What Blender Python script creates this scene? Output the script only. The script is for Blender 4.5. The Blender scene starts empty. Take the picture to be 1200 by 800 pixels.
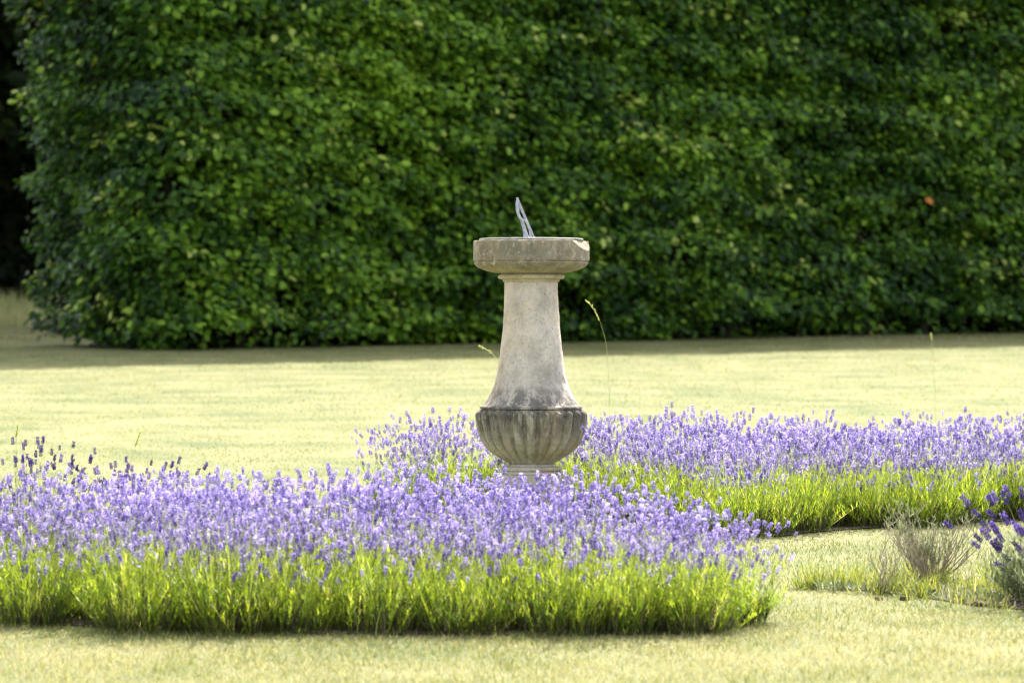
import bpy, bmesh, math, random
import numpy as np
from mathutils import Vector, Matrix

SC = bpy.context.scene
COL = SC.collection
rng = np.random.default_rng(11)
R = math.radians

# ------------------------------------------------------------------ camera
EYE = 0.82
cam_d = bpy.data.cameras.new('camera')
cam = bpy.data.objects.new('camera', cam_d); COL.objects.link(cam)
cam.location = (0, 0, EYE); cam.rotation_euler = (R(90), 0, 0)
cam_d.lens = 135; cam_d.sensor_width = 36; cam_d.clip_end = 3000; cam_d.clip_start = 0.5
cam_d.dof.use_dof = True; cam_d.dof.focus_distance = 16.6; cam_d.dof.aperture_fstop = 4.8
SC.camera = cam

# ------------------------------------------------------------------ light
SUN_EL, SUN_AZ = 48.0, 14.0          # sun behind the hedge, a little right of the view
w = bpy.data.worlds.new('World'); SC.world = w; w.use_nodes = True
nt = w.node_tree; bg = nt.nodes['Background']
sky = nt.nodes.new('ShaderNodeTexSky'); sky.sky_type = 'NISHITA'; sky.sun_disc = False
sky.sun_elevation = R(SUN_EL); sky.sun_rotation = R(SUN_AZ); sky.dust_density = 3.0; sky.air_density = 0.8; sky.ozone_density = 0.4
hs = nt.nodes.new('ShaderNodeHueSaturation'); hs.inputs['Saturation'].default_value = 0.35   # thin summer haze
nt.links.new(sky.outputs[0], hs.inputs['Color']); nt.links.new(hs.outputs[0], bg.inputs[0]); bg.inputs[1].default_value = 0.15
sl = bpy.data.lights.new('sun', 'SUN'); sl.energy = 3.8; sl.angle = R(0.53); sl.color = (1.0, 0.95, 0.86)
so = bpy.data.objects.new('sun', sl); COL.objects.link(so)
sd = Vector((math.sin(R(SUN_AZ))*math.cos(R(SUN_EL)), math.cos(R(SUN_AZ))*math.cos(R(SUN_EL)), math.sin(R(SUN_EL))))
so.rotation_euler = sd.to_track_quat('Z', 'Y').to_euler(); so.location = (0, 10, 30)
SC.view_settings.view_transform = 'Standard'; SC.view_settings.look = 'None'
SC.view_settings.gamma = 1; SC.view_settings.exposure = 1.83
SC.view_settings.use_curve_mapping = False
SC.render.engine = 'CYCLES'
SC.cycles.use_denoising = True; SC.cycles.filter_width = 1.15
SC.cycles.max_bounces = 10; SC.cycles.diffuse_bounces = 5; SC.cycles.transmission_bounces = 6

# ------------------------------------------------------------------ helpers
SLOPE = 0.03
def gz(y):                                   # the lawn rises gently away from the camera
    y = np.asarray(y, float)
    return np.where(y < 75, SLOPE*(y-18), SLOPE*57 + 0.004*(y-75))
def ground(px, py):                          # photo pixel on the lawn -> plan position
    d = 6120.0/(py-265.0)
    return ((px-600)/4500*d, d)

def tag(o, label=None, cat=None, group=None, kind=None):
    if label: o['label'] = label
    if cat: o['category'] = cat
    if group: o['group'] = group
    if kind: o['kind'] = kind
    return o
def empty(name, loc, rz=0.0):
    o = bpy.data.objects.new(name, None); COL.objects.link(o)
    o.location = loc; o.rotation_euler = (0, 0, rz); o.empty_display_size = 0.1
    return o
def link(name, me, parent=None):
    o = bpy.data.objects.new(name, me); COL.objects.link(o)
    if parent: o.parent = parent
    return o
def np_mesh(name, v, quads=None, tris=None, mats=(), mat_idx=None, tint=None, smooth=False):
    me = bpy.data.meshes.new(name)
    v = np.ascontiguousarray(v, np.float32)
    loops, starts, tot = [], [], 0
    if quads is not None and len(quads):
        loops.append(np.asarray(quads).ravel()); starts.append(np.arange(len(quads))*4); tot = len(quads)*4
    if tris is not None and len(tris):
        loops.append(np.asarray(tris).ravel()); starts.append(np.arange(len(tris))*3 + tot)
    loops = np.concatenate(loops).astype(np.int32); starts = np.concatenate(starts).astype(np.int32)
    me.vertices.add(len(v)); me.vertices.foreach_set('co', v.ravel())
    me.loops.add(len(loops)); me.loops.foreach_set('vertex_index', loops)
    me.polygons.add(len(starts)); me.polygons.foreach_set('loop_start', starts)
    for m in mats: me.materials.append(m)
    if mat_idx is not None: me.polygons.foreach_set('material_index', np.asarray(mat_idx, np.int32))
    if tint is not None:
        a = me.attributes.new('tint', 'FLOAT', 'POINT'); a.data.foreach_set('value', np.asarray(tint, np.float32))
    me.update(calc_edges=True); me.validate()
    me.polygons.foreach_set('use_smooth', np.full(len(me.polygons), smooth))
    return me
class Pile:                                   # collects vertex / quad / tri arrays into one mesh
    def __init__(s): s.v, s.q, s.t, s.ti, s.qm, s.tm, s.n = [], [], [], [], [], [], 0
    def add(s, v, q=None, t=None, tint=0.5, mat=0):
        v = np.asarray(v, float).reshape(-1, 3)
        s.v.append(v); s.ti.append(np.broadcast_to(np.asarray(tint, float), (len(v),)))
        if q is not None and len(q): s.q.append(np.asarray(q)+s.n); s.qm.append(np.full(len(q), mat))
        if t is not None and len(t): s.t.append(np.asarray(t)+s.n); s.tm.append(np.full(len(t), mat))
        s.n += len(v)
    def mesh(s, name, mats, smooth=False):
        return np_mesh(name, np.concatenate(s.v), np.concatenate(s.q) if s.q else None,
                       np.concatenate(s.t) if s.t else None, mats, np.concatenate(s.qm+s.tm), np.concatenate(s.ti), smooth)

def blades(base, az, L, lean, curve, W, K=2, twist=None, tint=None, up=None):
    """ribbons: returns v (n*(K+1)*2,3), quads, tint"""
    n = len(base); t = np.linspace(0, 1, K+1)
    d = np.stack([np.cos(az), np.sin(az), np.zeros(n)], 1)
    tw = az+np.pi/2 if twist is None else twist
    side = np.stack([np.cos(tw), np.sin(tw), np.zeros(n)], 1)
    h = (lean[:, None]*t + curve[:, None]*t**2)
    z = t[None, :]*np.sqrt(np.clip(1-np.minimum(lean, .95)**2, .05, 1))[:, None] - 0.45*np.abs(curve)[:, None]*t**3
    if up is not None: z = z*up[:, None]
    c = base[:, None, :] + L[:, None, None]*(d[:, None, :]*h[:, :, None] + np.array([0, 0, 1.])*z[:, :, None])
    ww = W[:, None]*(0.75+0.6*t-1.25*t**2)[None, :]*0.5
    ww = np.maximum(ww, W[:, None]*0.04)
    a = c - side[:, None, :]*ww[:, :, None]; b = c + side[:, None, :]*ww[:, :, None]
    v = np.stack([a, b], 2).reshape(-1, 3)
    i = (np.arange(n)[:, None]*(K+1)*2 + np.arange(K)[None, :]*2).ravel()
    q = np.stack([i, i+1, i+3, i+2], 1)
    tt = np.repeat(rng.random(n) if tint is None else tint, (K+1)*2)
    return v, q, tt
def tube_pts(pts, rad, sides=5):
    """one tube along pts (m,3) with radii (m,)"""
    pts = np.asarray(pts, float); m = len(pts); rad = np.broadcast_to(np.asarray(rad, float), (m,))
    tan = np.gradient(pts, axis=0); tan /= np.linalg.norm(tan, axis=1, keepdims=True)+1e-9
    ref = np.where(np.abs(tan[:, 2:3]) > .9, np.array([[1., 0, 0]]), np.array([[0, 0, 1.]]))
    a = np.cross(tan, ref); a /= np.linalg.norm(a, axis=1, keepdims=True)+1e-9
    b = np.cross(tan, a)
    th = np.arange(sides)/sides*2*np.pi
    v = pts[:, None, :] + rad[:, None, None]*(np.cos(th)[None, :, None]*a[:, None, :] + np.sin(th)[None, :, None]*b[:, None, :])
    k = np.arange(sides); q = []
    for i in range(m-1):
        q.append(np.stack([i*sides+k, i*sides+(k+1) % sides, (i+1)*sides+(k+1) % sides, (i+1)*sides+k], 1))
    return v.reshape(-1, 3), np.concatenate(q)
def vnoise(x, y, seed):                       # smooth value noise in [0,1]
    g = np.random.default_rng(seed).random((256, 256))
    xi, yi = np.floor(x).astype(int), np.floor(y).astype(int); fx, fy = x-xi, y-yi
    fx, fy = fx*fx*(3-2*fx), fy*fy*(3-2*fy); a, b = xi % 256, yi % 256; a1, b1 = (a+1) % 256, (b+1) % 256
    return (g[a, b]*(1-fx)+g[a1, b]*fx)*(1-fy) + (g[a, b1]*(1-fx)+g[a1, b1]*fx)*fy
def inside(poly, x, y):
    r = np.zeros(len(x), bool); n = len(poly)
    for i in range(n):
        x0, y0 = poly[i]; x1, y1 = poly[(i+1) % n]
        c = ((y0 > y) != (y1 > y)) & (x < (x1-x0)*(y-y0)/(y1-y0+1e-12)+x0)
        r ^= c
    return r
def edge_dist(line, x, y):
    best = np.full(len(x), 1e9)
    for (x0, y0), (x1, y1) in zip(line[:-1], line[1:]):
        dx, dy = x1-x0, y1-y0
        t = np.clip(((x-x0)*dx+(y-y0)*dy)/(dx*dx+dy*dy), 0, 1)
        best = np.minimum(best, np.hypot(x-x0-t*dx, y-y0-t*dy))
    return best
def spline(pts, n=8, closed=False):           # Catmull-Rom through plan points
    P = np.array(pts, float); m = len(P); out = []
    for i in range(m if closed else m-1):
        g = (lambda k: P[k % m]) if closed else (lambda k: P[min(max(k, 0), m-1)])
        p0, p1, p2, p3 = g(i-1), g(i), g(i+1), g(i+2)
        for t in np.arange(n)/n:
            out.append(.5*((2*p1)+(-p0+p2)*t+(2*p0-5*p1+4*p2-p3)*t*t+(-p0+3*p1-3*p2+p3)*t**3))
    if not closed: out.append(P[-1])
    return [tuple(o) for o in out]

# ------------------------------------------------------------------ materials
def new_mat(name):
    m = bpy.data.materials.new(name); m.use_nodes = True
    t = m.node_tree; t.nodes.clear()
    out = t.nodes.new('ShaderNodeOutputMaterial')
    return m, t, out
def ramp(t, stops):
    r = t.nodes.new('ShaderNodeValToRGB'); e = r.color_ramp.elements
    while len(e) < len(stops): e.new(0.5)
    for el, (p, c) in zip(e, stops): el.position = p; el.color = (*c, 1)
    return r
def leaf_mat(name, stops, trans=0.4, trans_gain=(1.3, 1.35, .7), rough=0.5, spec=0.4):
    """leaf tissue: reflecting front, light passing through; colour varies per leaf through 'tint'"""
    m, t, out = new_mat(name)
    at = t.nodes.new('ShaderNodeAttribute'); at.attribute_name = 'tint'
    r = ramp(t, stops); t.links.new(at.outputs['Fac'], r.inputs[0])
    p = t.nodes.new('ShaderNodeBsdfPrincipled'); p.inputs['Roughness'].default_value = rough
    p.inputs['Specular IOR Level'].default_value = spec
    t.links.new(r.outputs[0], p.inputs['Base Color'])
    mul = t.nodes.new('ShaderNodeMix'); mul.data_type = 'RGBA'; mul.blend_type = 'MULTIPLY'; mul.inputs[0].default_value = 1
    mul.inputs[7].default_value = (*trans_gain, 1); t.links.new(r.outputs[0], mul.inputs[6])
    tr = t.nodes.new('ShaderNodeBsdfTranslucent'); t.links.new(mul.outputs[2], tr.inputs[0])
    mx = t.nodes.new('ShaderNodeMixShader'); mx.inputs[0].default_value = trans
    t.links.new(p.outputs[0], mx.inputs[1]); t.links.new(tr.outputs[0], mx.inputs[2]); t.links.new(mx.outputs[0], out.inputs[0])
    return m
def noise_mat(name, stops, scale=5.0, detail=6, rough=0.9, bump=0.3, bump_scale=40.0, stretch=(1, 1, 1), coord='Object'):
    m, t, out = new_mat(name)
    tc = t.nodes.new('ShaderNodeTexCoord'); mp = t.nodes.new('ShaderNodeMapping'); mp.inputs['Scale'].default_value = stretch
    t.links.new(tc.outputs[coord], mp.inputs[0])
    n = t.nodes.new('ShaderNodeTexNoise'); n.inputs['Scale'].default_value = scale; n.inputs['Detail'].default_value = detail
    t.links.new(mp.outputs[0], n.inputs[0])
    r = ramp(t, stops); t.links.new(n.outputs[0], r.inputs[0])
    p = t.nodes.new('ShaderNodeBsdfPrincipled'); p.inputs['Roughness'].default_value = rough
    p.inputs['Specular IOR Level'].default_value = 0.25
    t.links.new(r.outputs[0], p.inputs['Base Color'])
    n2 = t.nodes.new('ShaderNodeTexNoise'); n2.inputs['Scale'].default_value = bump_scale; n2.inputs['Detail'].default_value = 8
    t.links.new(mp.outputs[0], n2.inputs[0])
    b = t.nodes.new('ShaderNodeBump'); b.inputs['Strength'].default_value = bump; b.inputs['Distance'].default_value = 0.02
    t.links.new(n2.outputs[0], b.inputs['Height']); t.links.new(b.outputs[0], p.inputs['Normal'])
    t.links.new(p.outputs[0], out.inputs[0])
    return m

M_lawn = noise_mat('mown_lawn', [(.3, (.082, .100, .030)), (.5, (.136, .142, .049)), (.7, (.190, .180, .080))], 1.6, 10, .95, .5, 60)
M_grass = leaf_mat('grass_blades', [(0, (.06, .11, .020)), (.35, (.138, .170, .040)), (.7, (.245, .24, .092)), (1, (.44, .39, .26))], .42, (1.15, 1.15, .75), .6, .2)
M_soil = noise_mat('dry_soil', [(.3, (.045, .035, .022)), (.7, (.13, .10, .065))], 14, 8, .95, .8, 60)
M_hedge = leaf_mat('hedge_leaves', [(0, (.010, .035, .010)), (.40, (.064, .146, .014)), (.7, (.17, .305, .020)), (.93, (.27, .43, .04)), (1, (.48, .52, .14))], .28, (1.3, 1.5, .5), .45, .28)
M_bark = noise_mat('bark', [(.3, (.035, .027, .018)), (.7, (.10, .08, .055))], 9, 8, .95, .8, 30, (1, 1, .25))
M_core = noise_mat('hedge_core_shade', [(.3, (.010, .010, .006)), (.7, (.035, .032, .018))], 9, 8, .95, .8, 30)  # near-black tone stands in for shade in the hedge gaps
M_dead = leaf_mat('withered_leaf', [(0, (.55, .16, .03)), (1, (.60, .22, .04))], .3, (1.1, 1, .8))
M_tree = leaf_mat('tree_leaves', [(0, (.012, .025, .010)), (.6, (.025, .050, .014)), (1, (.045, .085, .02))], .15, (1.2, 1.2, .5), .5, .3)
M_meadow = leaf_mat('meadow_grass', [(0, (.20, .26, .09)), (.5, (.36, .36, .17)), (1, (.52, .46, .28))], .35, (1.1, 1.1, .8), .6, .2)
M_lavfol = leaf_mat('lavender_foliage', [(0, (.07, .13, .020)), (.5, (.19, .26, .028)), (.85, (.30, .36, .045)), (1, (.36, .33, .14))], .55, (1.95, 1.88, .85), .5, .3)
M_lavstem = leaf_mat('lavender_stems', [(0, (.16, .21, .06)), (1, (.30, .34, .11))], .5, (1.6, 1.6, .9), .55, .3)
M_lavflo = leaf_mat('lavender_florets', [(0, (.045, .032, .15)), (.35, (.15, .115, .38)), (.7, (.45, .38, .74)), (1, (.74, .68, .90))], .42, (1.08, 1.0, 1.08), .6, .2)
M_oldshade = leaf_mat('old_shaded_growth', [(0, (.035, .050, .020)), (.6, (.085, .10, .045)), (1, (.22, .18, .11))], .18, (1.2, 1.2, .9), .7, .2)  # old leaves; the dark, dull colour also stands in for shade at the foot
M_wood = noise_mat('woody_stems', [(.3, (.06, .045, .03)), (.7, (.16, .125, .08))], 20, 6, .9, .4, 60)
M_dkfol = leaf_mat('grey_lavender_foliage', [(0, (.075, .10, .055)), (.6, (.15, .185, .10)), (1, (.24, .27, .16))], .4, (1.3, 1.3, .9), .6, .2)
M_dkflo = leaf_mat('dark_lavender_florets', [(0, (.030, .018, .095)), (.5, (.08, .048, .235)), (.85, (.17, .105, .41)), (1, (.32, .23, .60))], .25, (1, .95, 1.1), .6, .2)
M_twig = noise_mat('dry_twigs', [(.3, (.26, .21, .15)), (.7, (.50, .43, .32))], 20, 6, .9, .3, 60)
M_weed = leaf_mat('weed_grass', [(0, (.09, .13, .03)), (.5, (.22, .25, .055)), (1, (.42, .38, .20))], .5, (1.5, 1.4, .8), .5, .3)
M_straw = leaf_mat('straw', [(0, (.42, .36, .20)), (.5, (.42, .40, .16)), (1, (.62, .56, .38))], .3, (1.1, 1.1, .8), .6, .3)
M_stalk = leaf_mat('green_stalk', [(0, (.30, .36, .11)), (1, (.52, .52, .26))], .4, (1.4, 1.4, .8), .6, .3)
M_lead = noise_mat('weathered_lead', [(.3, (.17, .18, .23)), (.7, (.38, .40, .47))], 30, 6, .55, .3, 80)
M_plate = noise_mat('dial_plate', [(.3, (.20, .20, .18)), (.7, (.46, .45, .42))], 14, 6, .55, .3, 80)

def stone_mat(name, base, soot=(), lichen=.25, soot_amt=.8, pale=.25):
    """weathered stone: fine grain, pits, lichen patches, soot stains in bands of height given by soot=[(z, strength)...]"""
    m, t, out = new_mat(name); N = t.nodes.new; L = t.links.new
    tc = N('ShaderNodeTexCoord')
    def noise(scale, detail=6, rough=.6, stretch=None):
        n = N('ShaderNodeTexNoise'); n.inputs['Scale'].default_value = scale; n.inputs['Detail'].default_value = detail; n.inputs['Roughness'].default_value = rough
        if stretch:
            mp = N('ShaderNodeMapping'); mp.inputs['Scale'].default_value = stretch; L(tc.outputs['Object'], mp.inputs[0]); L(mp.outputs[0], n.inputs[0])
        else: L(tc.outputs['Object'], n.inputs[0])
        return n
    def mix(a, b, f, mode='MIX'):
        x = N('ShaderNodeMix'); x.data_type = 'RGBA'; x.blend_type = mode
        for s, val in ((6, a), (7, b)):
            if isinstance(val, tuple): x.inputs[s].default_value = (*val, 1)
            else: L(val, x.inputs[s])
        if isinstance(f, float): x.inputs[0].default_value = f
        else: L(f, x.inputs[0])
        return x.outputs[2]
    def math_(op, a, b):
        x = N('ShaderNodeMath'); x.operation = op; x.use_clamp = True
        for i, val in ((0, a), (1, b)):
            if isinstance(val, (float, int)): x.inputs[i].default_value = val
            else: L(val, x.inputs[i])
        return x.outputs[0]
    g = ramp(t, [(.3, tuple(c*.70 for c in base)), (.55, base), (.75, tuple(min(1, c*1.1) for c in base))]); L(noise(9, 9, .7).outputs[0], g.inputs[0])
    col = g.outputs[0]
    warm = ramp(t, [(.48, (0, 0, 0)), (.68, (1, 1, 1))]); L(noise(4.5, 5, .6, (1, 1, .5)).outputs[0], warm.inputs[0])
    col = mix(col, (base[0]*.95, base[1]*.82, base[2]*.60), math_('MULTIPLY', warm.outputs[0], .75))
    bt = ramp(t, [(.50, (0, 0, 0)), (.62, (1, 1, 1))]); L(noise(7, 9, .75, (1, 1, .7)).outputs[0], bt.inputs[0])
    col = mix(col, (base[0]*.50, base[1]*.51, base[2]*.52), math_('MULTIPLY', bt.outputs[0], .62))
    li = ramp(t, [(.56, (0, 0, 0)), (.66, (1, 1, 1))]); L(noise(16, 6, .65).outputs[0], li.inputs[0])
    col = mix(col, (.34, .31, .15), math_('MULTIPLY', li.outputs[0], lichen))
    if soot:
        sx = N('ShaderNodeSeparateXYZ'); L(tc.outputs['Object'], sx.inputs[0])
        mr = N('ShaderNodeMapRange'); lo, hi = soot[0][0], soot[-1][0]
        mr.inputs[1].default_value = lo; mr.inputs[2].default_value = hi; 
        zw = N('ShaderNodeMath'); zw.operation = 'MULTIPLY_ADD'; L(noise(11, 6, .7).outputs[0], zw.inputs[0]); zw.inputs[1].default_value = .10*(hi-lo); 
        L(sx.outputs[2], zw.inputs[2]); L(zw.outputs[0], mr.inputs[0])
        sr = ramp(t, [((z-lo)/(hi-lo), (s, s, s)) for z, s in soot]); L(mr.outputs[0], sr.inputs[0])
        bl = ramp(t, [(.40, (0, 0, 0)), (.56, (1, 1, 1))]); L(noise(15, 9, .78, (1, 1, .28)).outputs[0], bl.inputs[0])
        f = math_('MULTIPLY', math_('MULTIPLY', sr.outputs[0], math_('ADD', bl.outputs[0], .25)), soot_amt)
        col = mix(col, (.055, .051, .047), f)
    sp = ramp(t, [(.60, (0, 0, 0)), (.70, (1, 1, 1))]); L(noise(75, 4, .6).outputs[0], sp.inputs[0])
    col = mix(col, (.10, .095, .08), math_('MULTIPLY', sp.outputs[0], .6))
    pl = ramp(t, [(.58, (0, 0, 0)), (.64, (1, 1, 1))]); L(noise(30, 8, .72).outputs[0], pl.inputs[0])
    col = mix(col, (.66, .62, .48), math_('MULTIPLY', pl.outputs[0], pale))
    p = N('ShaderNodeBsdfPrincipled'); p.inputs['Roughness'].default_value = .92; p.inputs['Specular IOR Level'].default_value = .2
    L(col, p.inputs['Base Color'])
    b1 = N('ShaderNodeBump'); b1.inputs['Strength'].default_value = .9; b1.inputs['Distance'].default_value = .012; L(noise(60, 8, .75).outputs[0], b1.inputs['Height'])
    b2 = N('ShaderNodeBump'); b2.inputs['Strength'].default_value = .8; b2.inputs['Distance'].default_value = .02; L(noise(14, 6, .6).outputs[0], b2.inputs['Height']); L(b1.outputs[0], b2.inputs['Normal'])
    L(b2.outputs[0], p.inputs['Normal']); L(p.outputs[0], out.inputs[0])
    return m
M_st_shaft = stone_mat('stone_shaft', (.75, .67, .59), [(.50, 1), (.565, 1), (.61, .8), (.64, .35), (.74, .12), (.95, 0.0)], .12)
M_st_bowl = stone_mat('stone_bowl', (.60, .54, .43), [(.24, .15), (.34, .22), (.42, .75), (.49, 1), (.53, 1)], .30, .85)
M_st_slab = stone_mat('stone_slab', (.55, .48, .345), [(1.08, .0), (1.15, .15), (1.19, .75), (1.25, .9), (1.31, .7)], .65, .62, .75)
M_st_collar = stone_mat('stone_collar', (.60, .52, .36), (), .30)
M_st_base = stone_mat('stone_base', (.55, .51, .43), (), .15)

# ------------------------------------------------------------------ ground
ys = np.concatenate([np.linspace(-30, 70, 51), [75, 80, 110, 160, 260, 420]])
xs = np.array([-400, -150, -60, -20, -8, 0, 8, 20, 60, 150, 400.])
X, Y = np.meshgrid(xs, ys); V = np.stack([X.ravel(), Y.ravel(), gz(Y.ravel())], 1)
nx = len(xs); q = [(r*nx+c, r*nx+c+1, (r+1)*nx+c+1, (r+1)*nx+c) for r in range(len(ys)-1) for c in range(nx-1)]
tag(link('lawn', np_mesh('lawn', V, q, None, [M_lawn])), 'pale sunlit mown lawn rising to the hedge', None, None, 'structure')

front_edge_near = [(-3.1, 13.9), ground(-60, 727), ground(0, 733), ground(200, 743), ground(400, 747), ground(640, 748), ground(810, 747), ground(874, 744), ground(897, 734)]
near_bed = spline([(-3.1, 13.9), ground(-60, 727), ground(0, 733), ground(200, 743), ground(400, 747), ground(640, 748), ground(810, 747), ground(874, 744), ground(897, 734),
            (.87, 13.27), (.71, 13.5), (.45, 13.9), (.15, 14.25), (-.5, 14.36), (-1.2, 14.40), (-1.6, 14.15), (-2.0, 14.05), (-3.1, 14.4)], 5, True)
front_edge_far = [(-.68, 18.05), (-.30, 18.15), (0.0, 18.32), (.28, 18.0), (.62, 17.35), ground(905, 631), ground(1000, 623), ground(1200, 612), (3.4, 18.4)]
far_bed = spline(front_edge_far + [(3.5, 19.0), (2.6, 18.7), (1.6, 18.9), (.7, 19.0), (0, 19.05), (-.62, 18.8)], 5, True)
right_bed = spline([ground(925, 688), ground(1040, 701), ground(1140, 715), ground(1200, 720), (2.4, 13.5), (3.2, 13.8), (3.2, 14.9), (2.4, 14.9), (1.7, 15.0), (1.25, 14.75)], 5, True)
def inset(poly, d):
    P = np.array(poly); A = np.roll(P, 1, 0); B = np.roll(P, -1, 0); T = B-A; T /= np.linalg.norm(T, axis=1, keepdims=True)
    area = np.sum(P[:, 0]*np.roll(P[:, 1], -1)-np.roll(P[:, 0], -1)*P[:, 1]); s = 1 if area > 0 else -1
    return [tuple(p) for p in P + s*d*np.stack([-T[:, 1], T[:, 0]], 1)]
def sheet(name, poly, mat, dz, label):
    bm = bmesh.new()
    f = bm.faces.new([bm.verts.new((x, y, float(gz(y))+dz)) for x, y in poly])
    if f.normal.z < 0: f.normal_flip()
    bmesh.ops.triangulate(bm, faces=[f])
    me = bpy.data.meshes.new(name); bm.to_mesh(me); bm.free(); me.materials.append(mat)
    return tag(link(name, me), label, None, None, 'structure')
sheet('bed_soil', inset(near_bed, .11), M_soil, .005, 'dark soil under the near lavender bed')
sheet('bed_soil', inset(far_bed, .10), M_soil, .005, 'dark soil under the far lavender bed')
sheet('bed_soil', [(x+.03*math.sin(37*x+11*y), y+.05*math.sin(53*x)+.03*math.sin(131*x)) for x, y in inset(right_bed, .13)], M_soil, .005, 'weedy soil of the sparse bed at right')

near_in = inset(near_bed, .09); far_in = inset(far_bed, .08)
# grass blades of the lawn: fine and dense close by, broader and sparser farther off
def lawn_blades():
    P = Pile()
    bands = [(10.6, 12.2, 7000, .0030, .026), (12.2, 13.6, 6000, .0030, .024), (13.6, 16.5, 3600, .0032, .022), (16.5, 21, 2000, .0038, .022),
             (21, 28, 1000, .0048, .021), (28, 36, 520, .0065, .022), (36, 46, 280, .009, .025), (46, 54, 120, .016, .05)]
    for y0, y1, dens, W, Lh in bands:
        hw0, hw1 = .16*y0+.35, .16*y1+.35
        n = int(dens*(y1-y0)*(hw0+hw1))
        y = rng.uniform(y0, y1, n); x = rng.uniform(-1, 1, n)*(.16*y+.35)
        k = ~(inside(near_in, x, y) | inside(far_in, x, y))
        k &= ~(inside(right_bed, x, y) & (rng.random(n) < .6))
        if y0 > 35: k &= y < 43.5 + .65*(x+3.98) + 8*(x < -4.2)
        clump = vnoise(x*6, y*6, 5)*.5+vnoise(x*21, y*21, 6)*.5
        k &= rng.random(n) < .35+1.0*clump
        x, y, clump = x[k], y[k], clump[k]; n = len(x)
        patch = vnoise(x*1.3+7, y*.8, 8)*.55 + vnoise(x*4, y*3, 9)*.45
        dry = .16*np.exp(-((x-1.3)/.7)**2-((y-14)/1.5)**2)
        tint = np.clip(-.02+1.0*patch+rng.normal(0, .24, n)+.06+dry, 0, 1)
        tint = np.where(rng.random(n) < .02, 1, tint)
        az = rng.uniform(0, 2*np.pi, n); L = Lh*rng.uniform(.5, 1.25, n)*(.7+.6*clump)*(.65 if y0 > 16 else 1)
        v, q, tt = blades(np.stack([x, y, gz(y)-.002], 1), az, L, rng.uniform(.1, .75, n), rng.uniform(0, .5, n), W*rng.uniform(.6, 1.2, n), 2, rng.uniform(0, np.pi, n), tint)
        P.add(v, q, None, tt)
    return P.mesh('lawn_grass', [M_grass])
tag(link('lawn_grass', lawn_blades()), 'short dry mown grass, straw yellow and green', 'grass', None, 'stuff')

# ------------------------------------------------------------------ hedge
def frame_from(axis, normal):
    axis = axis/np.linalg.norm(axis, axis=1, keepdims=True)
    side = np.cross(normal, axis); side /= np.linalg.norm(side, axis=1, keepdims=True)+1e-9
    return axis, side, np.cross(axis, side)
def leaves(pos, axis, normal, L, W, tint, fold=.25):
    a, s, nn = frame_from(axis, normal); n = len(pos)
    prof = [(0, 0, 0), (.30, .85, 1), (.68, .80, 1), (1, 0, -.3), (.68, -.80, 1), (.30, -.85, 1)]
    v = np.stack([pos + a*(L*p[0])[:, None] + s*(W*.5*p[1])[:, None] + nn*(W*.5*fold*p[2])[:, None] for p in prof], 1).reshape(-1, 3)
    i = np.arange(n)*6
    q = np.concatenate([np.stack([i, i+1, i+2, i+3], 1), np.stack([i, i+3, i+4, i+5], 1)])
    return v, q, np.repeat(tint, 6)

HA = R(34)
HU = np.array([math.cos(HA), math.sin(HA)]); HN = np.array([-math.sin(HA), math.cos(HA)])   # along, and into the hedge
HP = np.array([-3.98, 41.7]); HLEN, HTH, HH = 17.0, 2.7, 6.4
cr = .55
def hedge_path(s):
    """s<0: end face going back, s>0: front face; rounded corner.  Returns plan point, outward normal"""
    s = np.asarray(s, float)
    arc = cr*np.pi/4
    f = np.clip((s+arc)/(2*arc), 0, 1)                     # 0 on the end face, 1 on the front
    ang = f*np.pi/2
    on_end = np.maximum(0, -s-arc); on_front = np.maximum(0, s-arc)
    c = HP + HU*cr + HN*cr
    out = -HU[None, :]*np.cos(ang)[:, None] - HN[None, :]*np.sin(ang)[:, None]
    p = c[None, :] + out*cr + HN[None, :]*on_end[:, None] + HU[None, :]*on_front[:, None]
    return p, out
def hedge_bump(s, z):
    return (.34*(vnoise(s*.55+3, z*.8+9, 21)-.5) + .30*(vnoise(s*1.7, z*2.6, 22)-.5) + .20*(vnoise(s*4.1, z*6.5, 23)-.5)) 
def hedge_lean(s, z):
    end = np.clip(-s/1.0, 0, 1)
    return end*.05*z + np.where(z < .5, -.28*(1-z/.5)**1.5, 0)
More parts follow.
